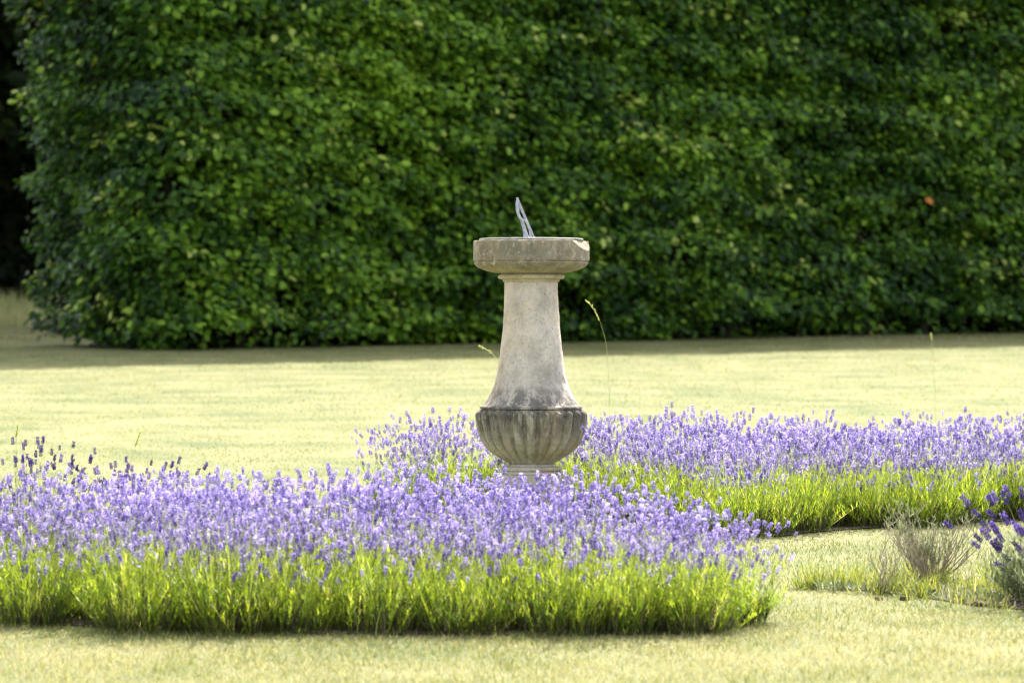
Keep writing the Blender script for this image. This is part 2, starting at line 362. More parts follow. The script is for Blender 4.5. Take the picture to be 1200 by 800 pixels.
def build_hedge():
    root = empty('hedge', (float(HP[0]), float(HP[1]), float(gz(HP[1]))))
    tag(root, 'tall dense clipped green hedge across the back of the lawn', 'hedge')
    o3 = np.array(root.location)
    # dark bumpy wall added inside the leaves: blocks light, colours the gaps with shade
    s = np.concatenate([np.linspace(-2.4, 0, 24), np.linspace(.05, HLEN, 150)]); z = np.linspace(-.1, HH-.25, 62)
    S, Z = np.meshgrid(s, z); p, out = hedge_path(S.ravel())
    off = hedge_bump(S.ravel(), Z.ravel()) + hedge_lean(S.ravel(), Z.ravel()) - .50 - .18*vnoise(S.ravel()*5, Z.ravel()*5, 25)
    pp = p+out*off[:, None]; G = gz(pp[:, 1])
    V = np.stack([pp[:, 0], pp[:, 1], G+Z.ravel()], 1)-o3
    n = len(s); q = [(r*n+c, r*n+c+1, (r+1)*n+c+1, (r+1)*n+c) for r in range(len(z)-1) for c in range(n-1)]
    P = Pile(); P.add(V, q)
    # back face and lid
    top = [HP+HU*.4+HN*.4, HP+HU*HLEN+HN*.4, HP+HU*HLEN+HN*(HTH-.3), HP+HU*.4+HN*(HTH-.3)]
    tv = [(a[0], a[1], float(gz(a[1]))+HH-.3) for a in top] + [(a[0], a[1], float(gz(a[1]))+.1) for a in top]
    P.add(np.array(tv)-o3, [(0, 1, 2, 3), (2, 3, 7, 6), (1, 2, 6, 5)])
    link('dark_core', P.mesh('dark_core', [M_core]), root)
    F = Pile()
    def skin(n, s0, s1, z0, z1, size, seed_shift=0):
        s = rng.uniform(s0, s1, n); z = rng.uniform(z0, z1, n)
        p, out = hedge_path(s)
        depth = rng.exponential(.13, n); depth = np.minimum(depth, .5)
        shelf = .10*np.sin(z*11+6*vnoise(s*.8, z*.6, 31)+s*.6)
        hole = vnoise(s*2.3+40, z*3.1, 27)
        keep = ((hole > .17) | (rng.random(n) < .3)) & (z > .30*vnoise(s*1.8, s*0+3, 28)*(rng.random(n) < .85))
        off = hedge_bump(s, z)+hedge_lean(s, z)+shelf*.7-depth+.05*rng.normal(0, 1, n)
        low = z < .45; off = off + np.where(low, rng.normal(0, .10, n), 0)
        pp = p+out*off[:, None]
        o = np.concatenate([out, np.zeros((n, 1))], 1); tang = np.stack([-out[:, 1], out[:, 0], np.zeros(n)], 1); up = np.array([[0, 0, 1.]])
        ax = o*rng.uniform(.1, .9, n)[:, None] + tang*rng.normal(0, .75, n)[:, None] - up*rng.uniform(.0, .9, n)[:, None]
        nm = o*rng.uniform(.2, 1.1, n)[:, None] + up*rng.uniform(.1, 1.1, n)[:, None] + tang*rng.normal(0, .4, n)[:, None]
        grp = vnoise(s*1.1+11, z*1.4, 33)*.5+vnoise(s*4+5, z*5, 34)*.5
        tint = np.clip(.02+.55*grp+.22*(np.exp(-((s-3.0)/2.2)**2)) + .08*np.exp(-((s-7.5)/1.2)**2)+rng.normal(0, .20, n)-.10*np.clip(-s*1.2+.6, 0, 1), 0, .93)  # light put into leaf tint: brighter lit patches, dimmer shaded end face
        spot = (vnoise(s*2.2+3, z*2.5+1, 36)*rng.random(n)) > .71
        tint = np.where(spot, rng.uniform(.93, 1, n), tint)
        Lf = size*rng.uniform(.65, 1.3, n)
        k = keep
        pos = np.stack([pp[:, 0], pp[:, 1], gz(pp[:, 1])+z], 1)-o3
        F.add(*(lambda r: (r[0], r[1], None, r[2]))(leaves(pos[k], ax[k], nm[k], Lf[k], Lf[k]*rng.uniform(.6, .8, n)[k], tint[k])))
    skin(10500, -2.5, -.3, .03, 5.1, .10)
    skin(84000, -.4, 14.2, .03, 5.1, .102)
    skin(3500, -.4, 14.2, .02, .35, .09)
    skin(4200, 14.0, HLEN, .1, 5.1, .14)
    skin(9000, -2.5, HLEN, 5.0, HH, .18)
    n = 5000                                                   # top
    a = rng.uniform(0, HLEN, n); b = rng.uniform(0, HTH, n); pp = HP+HU*a[:, None]+HN*b[:, None]
    pos = np.stack([pp[:, 0], pp[:, 1], gz(pp[:, 1])+HH-.3+rng.normal(0, .12, n)], 1)-o3
    r = leaves(pos, rng.normal(0, 1, (n, 3))*[1, 1, .4], rng.normal(0, .4, (n, 3))+[0, 0, 1], rng.uniform(.12, .24, n), rng.uniform(.09, .16, n), np.clip(rng.normal(.5, .2, n), 0, 1))
    F.add(r[0], r[1], None, r[2])
    link('foliage', F.mesh('hedge_foliage', [M_hedge]), root)
    # stems that show through the ragged foot
    for i, sx in enumerate([.25, .9, 1.35, 1.5, 2.3, 3.4, 4.4, 5.1, 6.3, 7.4, 8.2, 9.3, 10.4, 11.3, 12.6, 13.8, 15.2, 16.3]):
        p, out = hedge_path(np.array([sx])); b = p[0]-out[0]*.5
        h = 1.3; pts = [(b[0]+rng.normal(0, .05)*k, b[1]+rng.normal(0, .05)*k, float(gz(b[1]))-.05+h*k/4) for k in range(5)]
        T = Pile(); v, q = tube_pts(np.array(pts)-o3, np.linspace(.055, .03, 5), 7); T.add(v, q)
        for j in range(4):
            a0 = np.array(pts[1+j % 3])-o3; dv = np.array([out[0][0]*.3+rng.normal(0, .25), out[0][1]*.3+rng.normal(0, .1), rng.uniform(-.05, .35)])
            v, q = tube_pts([a0, a0+dv*.5, a0+dv], [.014, .010, .004], 5); T.add(v, q)
        link('trunk', T.mesh('hedge_trunk', [M_bark], True), root)
    # one withered orange leaf on the face
    d = 47.0
    sx = 10.75; p, out = hedge_path(np.array([sx])); b = p[0]+out[0]*.17
    zt = EYE+(400-232)/4500*b[1]
    r = leaves(np.array([[b[0], b[1], zt]])-o3, np.array([[.6, -.2, -.5]]), np.array([[.3, -.9, .5]]), np.array([.13]), np.array([.10]), np.array([.5]))
    tag(link('withered_leaf', np_mesh('withered_leaf', r[0], r[1], None, [M_dead], None, r[2]), root), 'orange withered leaf on the hedge face')
build_hedge()

# ------------------------------------------------------------------ trees and meadow in the deep shade at far left
def tree(loc, H, rad, label, n=7000, low=.2):
    x, y = loc; g = float(gz(y)); root = empty('tree', (x, y, g)); tag(root, label, 'tree', 'shady trees beyond the hedge')
    T = Pile(); pts = [(rng.normal(0, .12)*k, rng.normal(0, .1)*k, -.1+H*.7*k/6) for k in range(7)]
    v, q = tube_pts(pts, np.linspace(.34, .08, 7), 10); T.add(v, q)
    for j in range(9):
        a0 = np.array(pts[2+j % 4]); an = j*2.4; e = a0+np.array([math.cos(an)*rad*.7, math.sin(an)*rad*.7, H*.12])
        v, q = tube_pts([a0, (a0*.6+e*.4)+[0, 0, .3], e], [.10, .07, .03], 6); T.add(v, q)
    link('trunk', T.mesh('tree_trunk', [M_bark], True), root)
    u = rng.normal(0, 1, (n, 3)); u /= np.linalg.norm(u, axis=1, keepdims=True)
    th = np.arctan2(u[:, 1], u[:, 0])
    rr = rng.uniform(.45, 1, n)**.5*(.72+.4*vnoise(th*1.6+x+20, u[:, 2]*3+5, 41)+.15*vnoise(th*5+30, u[:, 2]*8+9, 42))
    c = np.array([0, 0, H*(low+1)/2]); sc = np.array([rad, rad, H*(1-low)/2])
    pos = c+u*rr[:, None]*sc
    Lf = rng.uniform(.24, .46, n)
    r = leaves(pos, rng.normal(0, 1, (n, 3))-[0, 0, .6], u*.6+rng.normal(0, .5, (n, 3))+[0, 0, .5], Lf, Lf*.7, np.clip(rng.normal(.45, .25, n), 0, 1))
    link('crown', np_mesh('tree_crown', r[0], r[1], None, [M_tree], None, r[2]), root)
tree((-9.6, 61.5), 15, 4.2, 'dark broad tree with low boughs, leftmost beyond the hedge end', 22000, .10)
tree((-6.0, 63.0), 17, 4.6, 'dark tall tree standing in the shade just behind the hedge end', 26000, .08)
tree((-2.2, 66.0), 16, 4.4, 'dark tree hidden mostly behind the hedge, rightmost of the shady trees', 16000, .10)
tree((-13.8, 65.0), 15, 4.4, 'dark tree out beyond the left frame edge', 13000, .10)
tree((-3.2, 52.5), 17, 3.0, 'unseen tall tree added right behind the hedge to shade its end', 20000, .15)  # added out of view to keep sun off the hedge's left end
def shrub(loc, H, rad, label, n=12000):
    x, y = loc; g = float(gz(y)); root = empty('shrub', (x, y, g)); tag(root, label, 'shrub', 'dark shrubs under the trees')
    T = Pile()
    for j in range(7):
        an = j*.9; v, q = tube_pts([(0, 0, -.05), (math.cos(an)*rad*.3, math.sin(an)*rad*.3, H*.5), (math.cos(an)*rad*.55, math.sin(an)*rad*.55, H*.85)], [.04, .03, .01], 5); T.add(v, q)
    link('stem', T.mesh('shrub_stem', [M_bark], True), root)
    u = rng.normal(0, 1, (n, 3)); u /= np.linalg.norm(u, axis=1, keepdims=True)
    pos = np.array([0, 0, H*.5])+u*(rng.uniform(.2, 1, n)**.4)[:, None]*np.array([rad, rad*.7, H*.52])
    Lf = rng.uniform(.14, .26, n)
    r = leaves(pos, rng.normal(0, 1, (n, 3)), u+rng.normal(0, .5, (n, 3)), Lf, Lf*.7, np.clip(rng.normal(.25, .2, n), 0, 1))
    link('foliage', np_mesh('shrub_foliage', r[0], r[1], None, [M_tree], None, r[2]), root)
for i, (x, y, h) in enumerate([(-9.5, 64.6, 2.6), (-7.4, 65.6, 2.6), (-10.8, 66, 4.9), (-8.3, 67.5, 5.3), (-5.7, 68.5, 5.0)]):
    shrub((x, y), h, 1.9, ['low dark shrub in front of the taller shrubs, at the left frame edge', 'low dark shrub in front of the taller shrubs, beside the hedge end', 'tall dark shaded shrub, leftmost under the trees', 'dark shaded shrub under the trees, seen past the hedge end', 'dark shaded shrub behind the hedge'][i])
n = 9000
x = rng.uniform(-11, -3.6, n); y = rng.uniform(51.5, 60, n); k = y > 46+.67*(x+6.2)+3.2; x, y = x[k], y[k]; n = len(x)
v, q, tt = blades(np.stack([x, y, gz(y)], 1), rng.uniform(0, 6.28, n), rng.uniform(.16, .46, n)*(.6+.7*vnoise(x*1.5+50, y*.8, 51)), rng.uniform(.05, .35, n), rng.uniform(0, .4, n), rng.uniform(.010, .022, n), 3, None, np.clip(.35+.5*(y < 54)*rng.random(n)+rng.normal(0, .15, n), 0, 1))
tag(link('meadow_grass', np_mesh('meadow_grass', v, q, None, [M_meadow], None, tt)), 'tall tan meadow grass beyond the hedge end', 'grass', None, 'stuff')

# ------------------------------------------------------------------ sundial
SX, SY = .0904, 18.0
def lathe(prof, seg=96, flute=None, noise_amp=.0, seed=3, cap=(True, True)):
    pr = np.array(prof, float); m = len(pr); th = np.arange(seg)/seg*2*np.pi
    rr = np.repeat(pr[:, :1], seg, 1); zz = np.repeat(pr[:, 1:], seg, 1)
    if flute: rr, zz = flute(rr, zz, th)
    if noise_amp:
        rr = rr + noise_amp*2*(vnoise(np.cos(th)[None, :]*4+zz*16+20, np.sin(th)[None, :]*4+zz*11+20, seed)-.5) \
                + noise_amp*1.2*(vnoise(np.cos(th)[None, :]*13+zz*50+70, np.sin(th)[None, :]*13+zz*40+70, seed+1)-.5)
    v = np.stack([rr*np.cos(th), rr*np.sin(th), zz], 2).reshape(-1, 3)
    k = np.arange(seg); q = np.concatenate([np.stack([i*seg+k, i*seg+(k+1) % seg, (i+1)*seg+(k+1) % seg, (i+1)*seg+k], 1) for i in range(m-1)])
    bm = bmesh.new(); vs = [bm.verts.new(c) for c in v]
    for f in q: bm.faces.new([vs[i] for i in f])
    if cap[0]: bm.faces.new([vs[i] for i in reversed(range(seg))])
    if cap[1]: bm.faces.new([vs[(m-1)*seg+i] for i in range(seg)])
    return bm
def bm_obj(name, bm, mat, parent, smooth=True, angle=40):
    bmesh.ops.recalc_face_normals(bm, faces=bm.faces)
    me = bpy.data.meshes.new(name); bm.to_mesh(me); bm.free(); me.materials.append(mat)
    if smooth:
        me.polygons.foreach_set('use_smooth', np.ones(len(me.polygons), bool))
        me.set_sharp_from_angle(angle=R(angle))
    return link(name, me, parent)
def dense(prof, step=.006):
    out = [prof[0]]
    for a, b in zip(prof[:-1], prof[1:]):
        n = max(1, int(math.hypot(b[0]-a[0], b[1]-a[1])/step))
        out += [(a[0]+(b[0]-a[0])*i/n, a[1]+(b[1]-a[1])*i/n) for i in range(1, n+1)]
    return out
dial = empty('sundial', (SX, SY, 0.0), R(7))
tag(dial, 'weathered stone pedestal sundial with fluted bowl and metal gnomon amid lavender', 'sundial')
# plinth: square block with chamfer, then round base mouldings
bm = bmesh.new(); bmesh.ops.create_cube(bm, size=1)
for vv in bm.verts: vv.co = (vv.co.x*.34, vv.co.y*.34, (vv.co.z+.5)*.23-.03)
bmesh.ops.bevel(bm, geom=bm.edges[:], offset=.008, segments=2, affect='EDGES')
bm_obj('plinth', bm, M_st_base, dial, True, 35)
bm_obj('base_moulding', lathe(dense([(.150, .2015), (.150, .206), (.147, .2105), (.136, .213), (.137, .216), (.1435, .218), (.1455, .224), (.1435, .231), (.137, .2345), (.118, .236), (.113, .2405), (.113, .2460)]), 96, None, .0010, 5), M_st_base, dial)
NL = 24
def fl(rr, zz, th):
    z = zz; r = rr
    ph = (th*NL/(2*np.pi)) % 1.0
    u = (ph[None, :]-.5)*2/.76; top = np.clip((z-.472)/.0255, 0, 2)
    lobe = np.sqrt(np.clip(1-u**2-top**2, 0, 1))                 # ribs with round heads, flat grooves between
    amt = np.clip((.506-z)/.004, 0, 1)*np.clip((z-.246)/.02, 0, 1)
    depth = .025*amt*(r/.26)**.7
    return r - depth*(1-lobe), z
bowl_prof = [(.104, .2462), (.112, .252), (.150, .2745), (.189, .300), (.213, .322), (.231, .346), (.247, .383), (.2567, .420), (.2626, .456), (.2655, .485), (.2655, .4990), (.2640, .5015), (.2590, .5025), (.2430, .5035), (.2425, .5060), (.2410, .5130), (.2390, .5160)]
bm_obj('fluted_bowl', lathe(dense(bowl_prof, .0035), 480, fl, .0016, 7), M_st_bowl, dial, True, 60)
shaft_prof = [(.236, .5163), (.232, .5185), (.224, .524), (.207, .548), (.188, .580), (.172, .62), (.162, .66), (.149, .74), (.140, .82), (.1325, .90), (.1275, .98), (.1245, 1.06), (.1240, 1.0985)]
bm_obj('shaft', lathe(dense(shaft_prof, .008), 128, None, .0016, 9), M_st_shaft, dial, True, 60)
bm_obj('collar', lathe(dense([(.122, 1.0988), (.131, 1.0992), (.1325, 1.102), (.1325, 1.108), (.139, 1.1105), (.149, 1.1125), (.1545, 1.1175), (.1560, 1.1225), (.1545, 1.1280), (.149, 1.1325), (.140, 1.1345), (.140, 1.1395)], .004), 112, None, .0010, 13), M_st_collar, dial, True, 50)
slab = lathe(dense([(.150, 1.1398), (.176, 1.1418), (.216, 1.1525), (.247, 1.165), (.2640, 1.178), (.2680, 1.186), (.2665, 1.1900), (.2650, 1.1915), (.2670, 1.1935), (.2710, 1.1965), (.2725, 1.201), (.2730, 1.24), (.2728, 1.284), (.2718, 1.2888), (.2690, 1.2906), (.20, 1.2915)], .006), 160, None, .0017, 17)
A, B, C = (Matrix.Rotation(-R(7), 3, 'Z') @ Vector(p) for p in ((.184, -.203, 1.2920), (.262, -.080, 1.241), (.222, -.075, 1.293)))
nrm = (B-A).cross(C-A).normalized()
if nrm.z < 0: nrm = -nrm
bmesh.ops.bisect_plane(slab, geom=slab.verts[:]+slab.edges[:]+slab.faces[:], plane_co=A, plane_no=nrm, clear_outer=False)
kill = [v_ for v_ in slab.verts if (v_.co-A).dot(nrm) > 1e-5 and math.hypot(v_.co.x, v_.co.y) > .20 and (Matrix.Rotation(R(7), 3, 'Z') @ v_.co).x > .12 and (Matrix.Rotation(R(7), 3, 'Z') @ v_.co).y < .03]
bmesh.ops.delete(slab, geom=kill, context='VERTS')
bnd = [e for e in slab.edges if e.is_boundary and len(e.link_faces) == 1]
try:
    r_ = bmesh.ops.edgeloop_fill(slab, edges=bnd)
except Exception as ex: print('fill', ex)
bm_obj('dial_slab', slab, M_st_slab, dial, True, 35)
plate = bm_obj('dial_plate', lathe(dense([(.238, 1.2925), (.244, 1.2935), (.2448, 1.2965), (.2440, 1.3000), (.240, 1.3012), (.10, 1.3014)], .01), 96, None, .0004, 19), M_plate, dial, True, 35)
# gnomon: openwork triangle in its own upright plane
def gnomon():
    # plane: s along the ground from the toe towards the camera, t upward
    toe = Vector((.0148, .055, 1.3012)); di = Vector((-.53, -.848, 0)); nv = Vector((.848, -.53, 0)); rz = Matrix.Rotation(-R(7), 3, 'Z')
    bm = bmesh.new()
    def prism(poly, th, off=0):
        f_, b_ = [], []
        for s, t in poly:
            p = toe+di*s+Vector((0, 0, t)); f_.append(bm.verts.new(rz @ (p+nv*(th/2+off)))); b_.append(bm.verts.new(rz @ (p-nv*(th/2-off))))
        bm.faces.new(f_); bm.faces.new(b_[::-1]); n = len(poly)
        for i in range(n): bm.faces.new((f_[i], b_[i], b_[(i+1) % n], f_[(i+1) % n]))
    def strip(pts, ws, th, off=0):
        P = np.array(spline(pts, 5)); W = np.interp(np.linspace(0, 1, len(P)), np.linspace(0, 1, len(ws)), ws)
        T = np.gradient(P, axis=0); T /= np.linalg.norm(T, axis=1, keepdims=True); Nn = np.stack([-T[:, 1], T[:, 0]], 1)
        for i in range(len(P)-1):
            prism([tuple(P[i]+Nn[i]*W[i]/2), tuple(P[i]-Nn[i]*W[i]/2), tuple(P[i+1]-Nn[i+1]*W[i+1]/2), tuple(P[i+1]+Nn[i+1]*W[i+1]/2)], th, off)
    prism([(-.004, 0), (.010, 0), (.153, .179), (.156, .186), (.150, .189)], .0090)                      # style edge
    strip([(.150, .182), (.153, .160), (.150, .136), (.146, .118), (.128, .098), (.105, .088), (.088, .086)], [.008, .019, .021, .013, .010, .008, .007], .0080, .0003)    # scroll under the tip
    strip([(.118, .094), (.112, .078), (.108, .066), (.100, .056)], [.007, .015, .013, .007], .0070, .0006)
    strip([(.108, .090), (.098, .060), (.088, .030), (.084, .0)], [.009, .014, .015, .015], .0076, -.0004)     # back leg
    strip([(.092, .060), (.075, .030), (.062, .012), (.040, .004)], [.008, .008, .009, .012], .0070, .0008)
    strip([(.036, .050), (.038, .030), (.030, .010), (.022, .002)], [.006, .007, .007, .010], .0072, -.0008)
    prism([(.000, 0), (.096, 0), (.096, .005), (.0, .005)], .0140)                                          # foot bar
    return bm
bm_obj('gnomon', gnomon(), M_lead, plate, False)

# ------------------------------------------------------------------ lavender
def head_proto(seed, dark=False):
    """one flower spike along +z, length ~1: whorls of calyces with open corollas"""
    r = np.random.default_rng(seed); v, q, t, ti = [], [], [], []; n = 0
    zs = list(np.linspace(.12, .92, 5)) if not dark else list(np.linspace(.1, .95, 7))
    if r.random() < .55 and not dark: zs = [-.5] + zs
    for wi, z in enumerate(zs):
        rad = (.20 if z > 0 else .14)*(1.0-.45*max(0, z-.45)); m = 7 if z > 0 else 4
        for j in range(m):
            a = j/m*2*np.pi+wi*.5+r.normal(0, .15); o = np.array([math.cos(a), math.sin(a), 0]); s = np.array([-math.sin(a), math.cos(a), 0])
            b = np.array([0, 0, z-.05]); tip = b+o*rad*1.15+np.array([0, 0, .13]); mid = b+o*rad*.75+np.array([0, 0, .02])
            ww = .055                                       # calyx: 3-sided bud
            v += [b+o*.02, mid+s*ww, tip, mid-s*ww, mid+o*.05-np.array([0, 0, .03])]
            t += [(n, n+4, n+1), (n, n+3, n+4), (n+4, n+3, n+2), (n+4, n+2, n+1)]
            ti += [.02, .18, .35, .18, .12]; n += 5
            if r.random() < (.50 if not dark else .25):      # open corolla
                c = tip+o*.03+np.array([0, 0, .01]); up = np.array([0, 0, 1.])*.75+o*.45; sz = r.uniform(.08, .13); base = r.uniform(.6, 1)
                v += [c, c+up*sz+s*sz*.75, c+up*sz*1.25, c+up*sz-s*sz*.75, c-up*sz*.55+s*sz*.8+o*.03, c-up*sz*.7-s*sz*.7+o*.03]
                t += [(n, n+1, n+2), (n, n+2, n+3), (n, n+4, n+1), (n, n+3, n+5), (n, n+5, n+4)]
                ti += [base*.7]+[base]*5; n += 6
    return np.array(v), np.array(t), np.array(ti)
HEADS = [head_proto(100+i) for i in range(5)]; DHEADS = [head_proto(200+i, True) for i in range(4)]

def place_heads(P, tip, d, length, heads, shade):
    n = len(tip); which = rng.integers(0, len(heads), n)
    ref = np.where(np.abs(d[:, :1]) > .8, np.array([[0, 1., 0]]), np.array([[1., 0, 0]]))
    a = np.cross(d, ref); a /= np.linalg.norm(a, axis=1, keepdims=True); b = np.cross(d, a)
    sp = rng.uniform(0, 6.28, n); a, b = a*np.cos(sp)[:, None]+b*np.sin(sp)[:, None], -a*np.sin(sp)[:, None]+b*np.cos(sp)[:, None]
    for h in range(len(heads)):
        k = np.where(which == h)[0]; hv, ht, hti = heads[h]; m = len(k)
        if not m: continue
        v = tip[k][:, None, :] + length[k][:, None, None]*(hv[None, :, 0:1]*a[k][:, None]*1.0 + hv[None, :, 1:2]*b[k][:, None] + hv[None, :, 2:3]*d[k][:, None])
        t = (ht[None]+(np.arange(m)*len(hv))[:, None, None]).reshape(-1, 3)
        P.add(v.reshape(-1, 3), None, t, np.clip(hti[None, :]+shade[k][:, None], 0, 1).ravel())

def lavender_parts(seed, dark=False, nshoot=175, nfl=116, fol_h=(.14, .29), fl_h=(.26, .465), spread=1.0):
    global rng
    keep = rng; rng = np.random.default_rng(seed)
    # foliage: upright shoots set with narrow leaves
    F = Pile(); n = nshoot
    rad = .15*np.sqrt(rng.random(n)); az = rng.uniform(0, 6.283, n)
    base = np.stack([rad*np.cos(az), rad*np.sin(az), np.zeros(n)], 1)
    az2 = az+rng.normal(0, .8, n); lean = np.clip(rad/.15*.55*spread+rng.normal(0, .18, n), -.3, .85); curve = -.20*lean+rng.normal(0, .10, n)
    L = rng.uniform(*fol_h, n)*(1.05-.18*(rad/.15)**2)
    tint = np.clip(rng.normal(.44, .26, n), 0, 1)
    v, q, tt = blades(base, az2, L, lean, curve, np.full(n, .0032), 3, rng.uniform(0, 3.14, n), tint); F.add(v, q, None, tt)
    ctr = v.reshape(n, 4, 2, 3).mean(2)                       # shoot centre lines
    m = 15
    tpos = np.linspace(.22, 1.0, m)
    for j, tq in enumerate(tpos):
        i0 = min(int(tq*3), 2); f = tq*3-i0
        p = ctr[:, i0]*(1-f)+ctr[:, i0+1]*f
        a = rng.uniform(0, 6.283, n)
        ll = rng.uniform(.018, .044, n)*(1.1-.35*abs(tq-.6))
        v, q, tt = blades(p, a, ll, rng.uniform(.35, .92, n), rng.uniform(-.25, .15, n), rng.uniform(.0034, .0058, n), 2, None, np.clip(tint+rng.normal(0, .15, n)+.12*(tq-.5), 0, 1))
        F.add(v, q, None, tt)
    # dead lower leaves and woody legs
    nb = 240; a = rng.uniform(0, 6.283, nb); rr = .15*np.sqrt(rng.random(nb))     # short dense growth added to darken and shade the foot
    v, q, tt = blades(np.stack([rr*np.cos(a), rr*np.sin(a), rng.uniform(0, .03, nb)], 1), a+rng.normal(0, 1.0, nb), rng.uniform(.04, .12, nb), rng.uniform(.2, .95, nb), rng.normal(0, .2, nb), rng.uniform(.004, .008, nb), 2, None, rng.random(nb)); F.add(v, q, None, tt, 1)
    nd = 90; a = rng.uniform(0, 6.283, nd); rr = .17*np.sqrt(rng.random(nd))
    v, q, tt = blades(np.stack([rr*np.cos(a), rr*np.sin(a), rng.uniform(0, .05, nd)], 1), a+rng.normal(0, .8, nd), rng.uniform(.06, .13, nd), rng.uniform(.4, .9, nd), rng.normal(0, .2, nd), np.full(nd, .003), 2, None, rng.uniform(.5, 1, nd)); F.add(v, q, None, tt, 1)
    W = Pile()
    for j in range(30):
        a = rng.uniform(0, 6.283); r0 = rng.uniform(.01, .10)
        p = np.array([[r0*math.cos(a), r0*math.sin(a), -.01], [(r0+.03)*math.cos(a), (r0+.03)*math.sin(a), .05], [(r0+.075)*math.cos(a+.2), (r0+.075)*math.sin(a+.2), .12]])
        v, q = tube_pts(p, [.0055, .0045, .002], 5); W.add(v, q)
    # flower stems
    S = Pile(); n = nfl
    rad = .15*np.sqrt(rng.random(n)); az = rng.uniform(0, 6.283, n); base = np.stack([rad*np.cos(az)*.8, rad*np.sin(az)*.8, np.full(n, .03)], 1)
    lean = np.clip(rad/.15*.40*spread+rng.normal(0, .10, n), -.1, .8); az2 = az+rng.normal(0, .5, n); curve = rng.normal(0, .06, n)
    L = rng.uniform(*fl_h, n); low = rng.random(n) < .30; L = np.where(low, L*rng.uniform(.5, .9, n), L)
    v, q, tt = blades(base, az2, L, lean, curve, np.full(n, .0022), 3, rng.uniform(0, 3.14, n), rng.random(n)); S.add(v, q, None, tt)
    c = v.reshape(n, 4, 2, 3).mean(2); tip = c[:, 3]; d = c[:, 3]-c[:, 2]; d /= np.linalg.norm(d, axis=1, keepdims=True)
    H = Pile(); hl = rng.uniform(.020, .034, n) if not dark else rng.uniform(.020, .033, n)*(1.2 if spread > 1.4 else 1)
    place_heads(H, tip-d*(hl*.3)[:, None], d, hl, DHEADS if dark else HEADS, rng.normal(-.02, .19, n))
    fm, sm, hm = (M_dkfol, M_dkfol, M_dkflo) if dark else (M_lavfol, M_lavstem, M_lavflo)
    out = (F.mesh('foliage', [fm, M_oldshade]), W.mesh('woody_base', [M_wood], True), S.mesh('flower_stems', [sm]), H.mesh('flower_spikes', [hm]))
    rng = keep
    return out
VAR = [lavender_parts(500+i) for i in range(7)]
BARE = [lavender_parts(540+i, nfl=26) for i in range(3)]
def plant(parts, x, y, rz, sc, label, group, name='lavender_bush', szz=1.0):
    root = empty(name, (x, y, float(gz(y))), rz); root.scale = (sc, sc, sc*szz); tag(root, label, 'lavender', group)
    link('foliage', parts[0], root)
    link('woody_base', parts[1], root); link('flower_stems', parts[2], root)
    o = link('flower_spikes', parts[3], root)
    return root
def fill_bed(poly, front_line, step, seed, edge_label, in_label, edge_group, in_group, scale_fn):
    r = np.random.default_rng(seed); xs, ys = zip(*poly); pts = []
    for j, yy in enumerate(np.arange(min(ys), max(ys), step*.87)):
        for xx in np.arange(min(xs)-(j % 2)*step/2, max(xs), step):
            pts.append((xx+r.normal(0, step*.13), yy+r.normal(0, step*.13)))
    P = np.array(pts); k = inside(poly, P[:, 0], P[:, 1]); dd = edge_dist(poly+[poly[0]], P[:, 0], P[:, 1]); k &= dd > .085
    P = P[k]
    if poly is near_bed: P[:, 0] = np.where(P[:, 0] > .72, .72+(P[:, 0]-.72)*.35, P[:, 0])
    fd = edge_dist(front_line, P[:, 0], P[:, 1])
    for (x, y), f in zip(P, fd):
        edge = f < .30
        sc, zz = scale_fn(x, y)
        plant(VAR[r.integers(len(VAR))], x, y, r.uniform(0, 6.28), sc*r.uniform(.88, 1.07), edge_label if edge else in_label, edge_group if edge else in_group, 'lavender_bush', zz)
    return P
def sc_near(x, y):
    e = np.clip((x-.35)/.5, 0, 1); return .97-.13*e, (1.0-.14*e)*(1.10 if y > 13.75 and -.35 < x < .4 else 1.0)
def sc_far(x, y):
    e = np.clip((-x-.3)/.4, 0, 1); return .93-.08*e, 1.0
near_P = fill_bed(near_bed, front_edge_near, .27, 71, 'lilac lavender bush on the front edge of the near bed, green to the lawn', 'lilac lavender bush inside the near bed, mainly its flower spikes showing',
         'lavender bushes along the front edge of the near bed', 'lavender bushes inside the near bed', sc_near)
far_P = fill_bed(far_bed, front_edge_far, .28, 72, 'lilac lavender bush on the front edge of the far bed, green foliage showing', 'lilac lavender bush inside the far bed behind the sundial, mainly flower spikes showing',
         'lavender bushes along the front edge of the far bed', 'lavender bushes inside the far bed', sc_far)
print('lavender', len(near_P), len(far_P))

# dark purple lavender: two at far left behind the near bed, one at the right edge
DKV = lavender_parts(610, True, 260, 130, (.24, .44), (.31, .52), 1.0)
DKV2 = lavender_parts(611, True, 170, 110, (.14, .28), (.31, .47), 1.2)
DKV3 = lavender_parts(612, True, 420, 200, (.13, .26), (.17, .325), 1.6)
plant(DKV, -1.90, 15.15, .4, .96, 'dark purple lavender with silver green foliage at the left frame edge', None)
plant(DKV2, -1.50, 15.1, 1.9, .97, 'sparse dark purple lavender behind the near bed, right of the silvery one', None)
plant(DKV3, 2.03, 13.87, 2.2, 1.28, 'dark purple lavender with grey green foliage at the right frame edge', None)

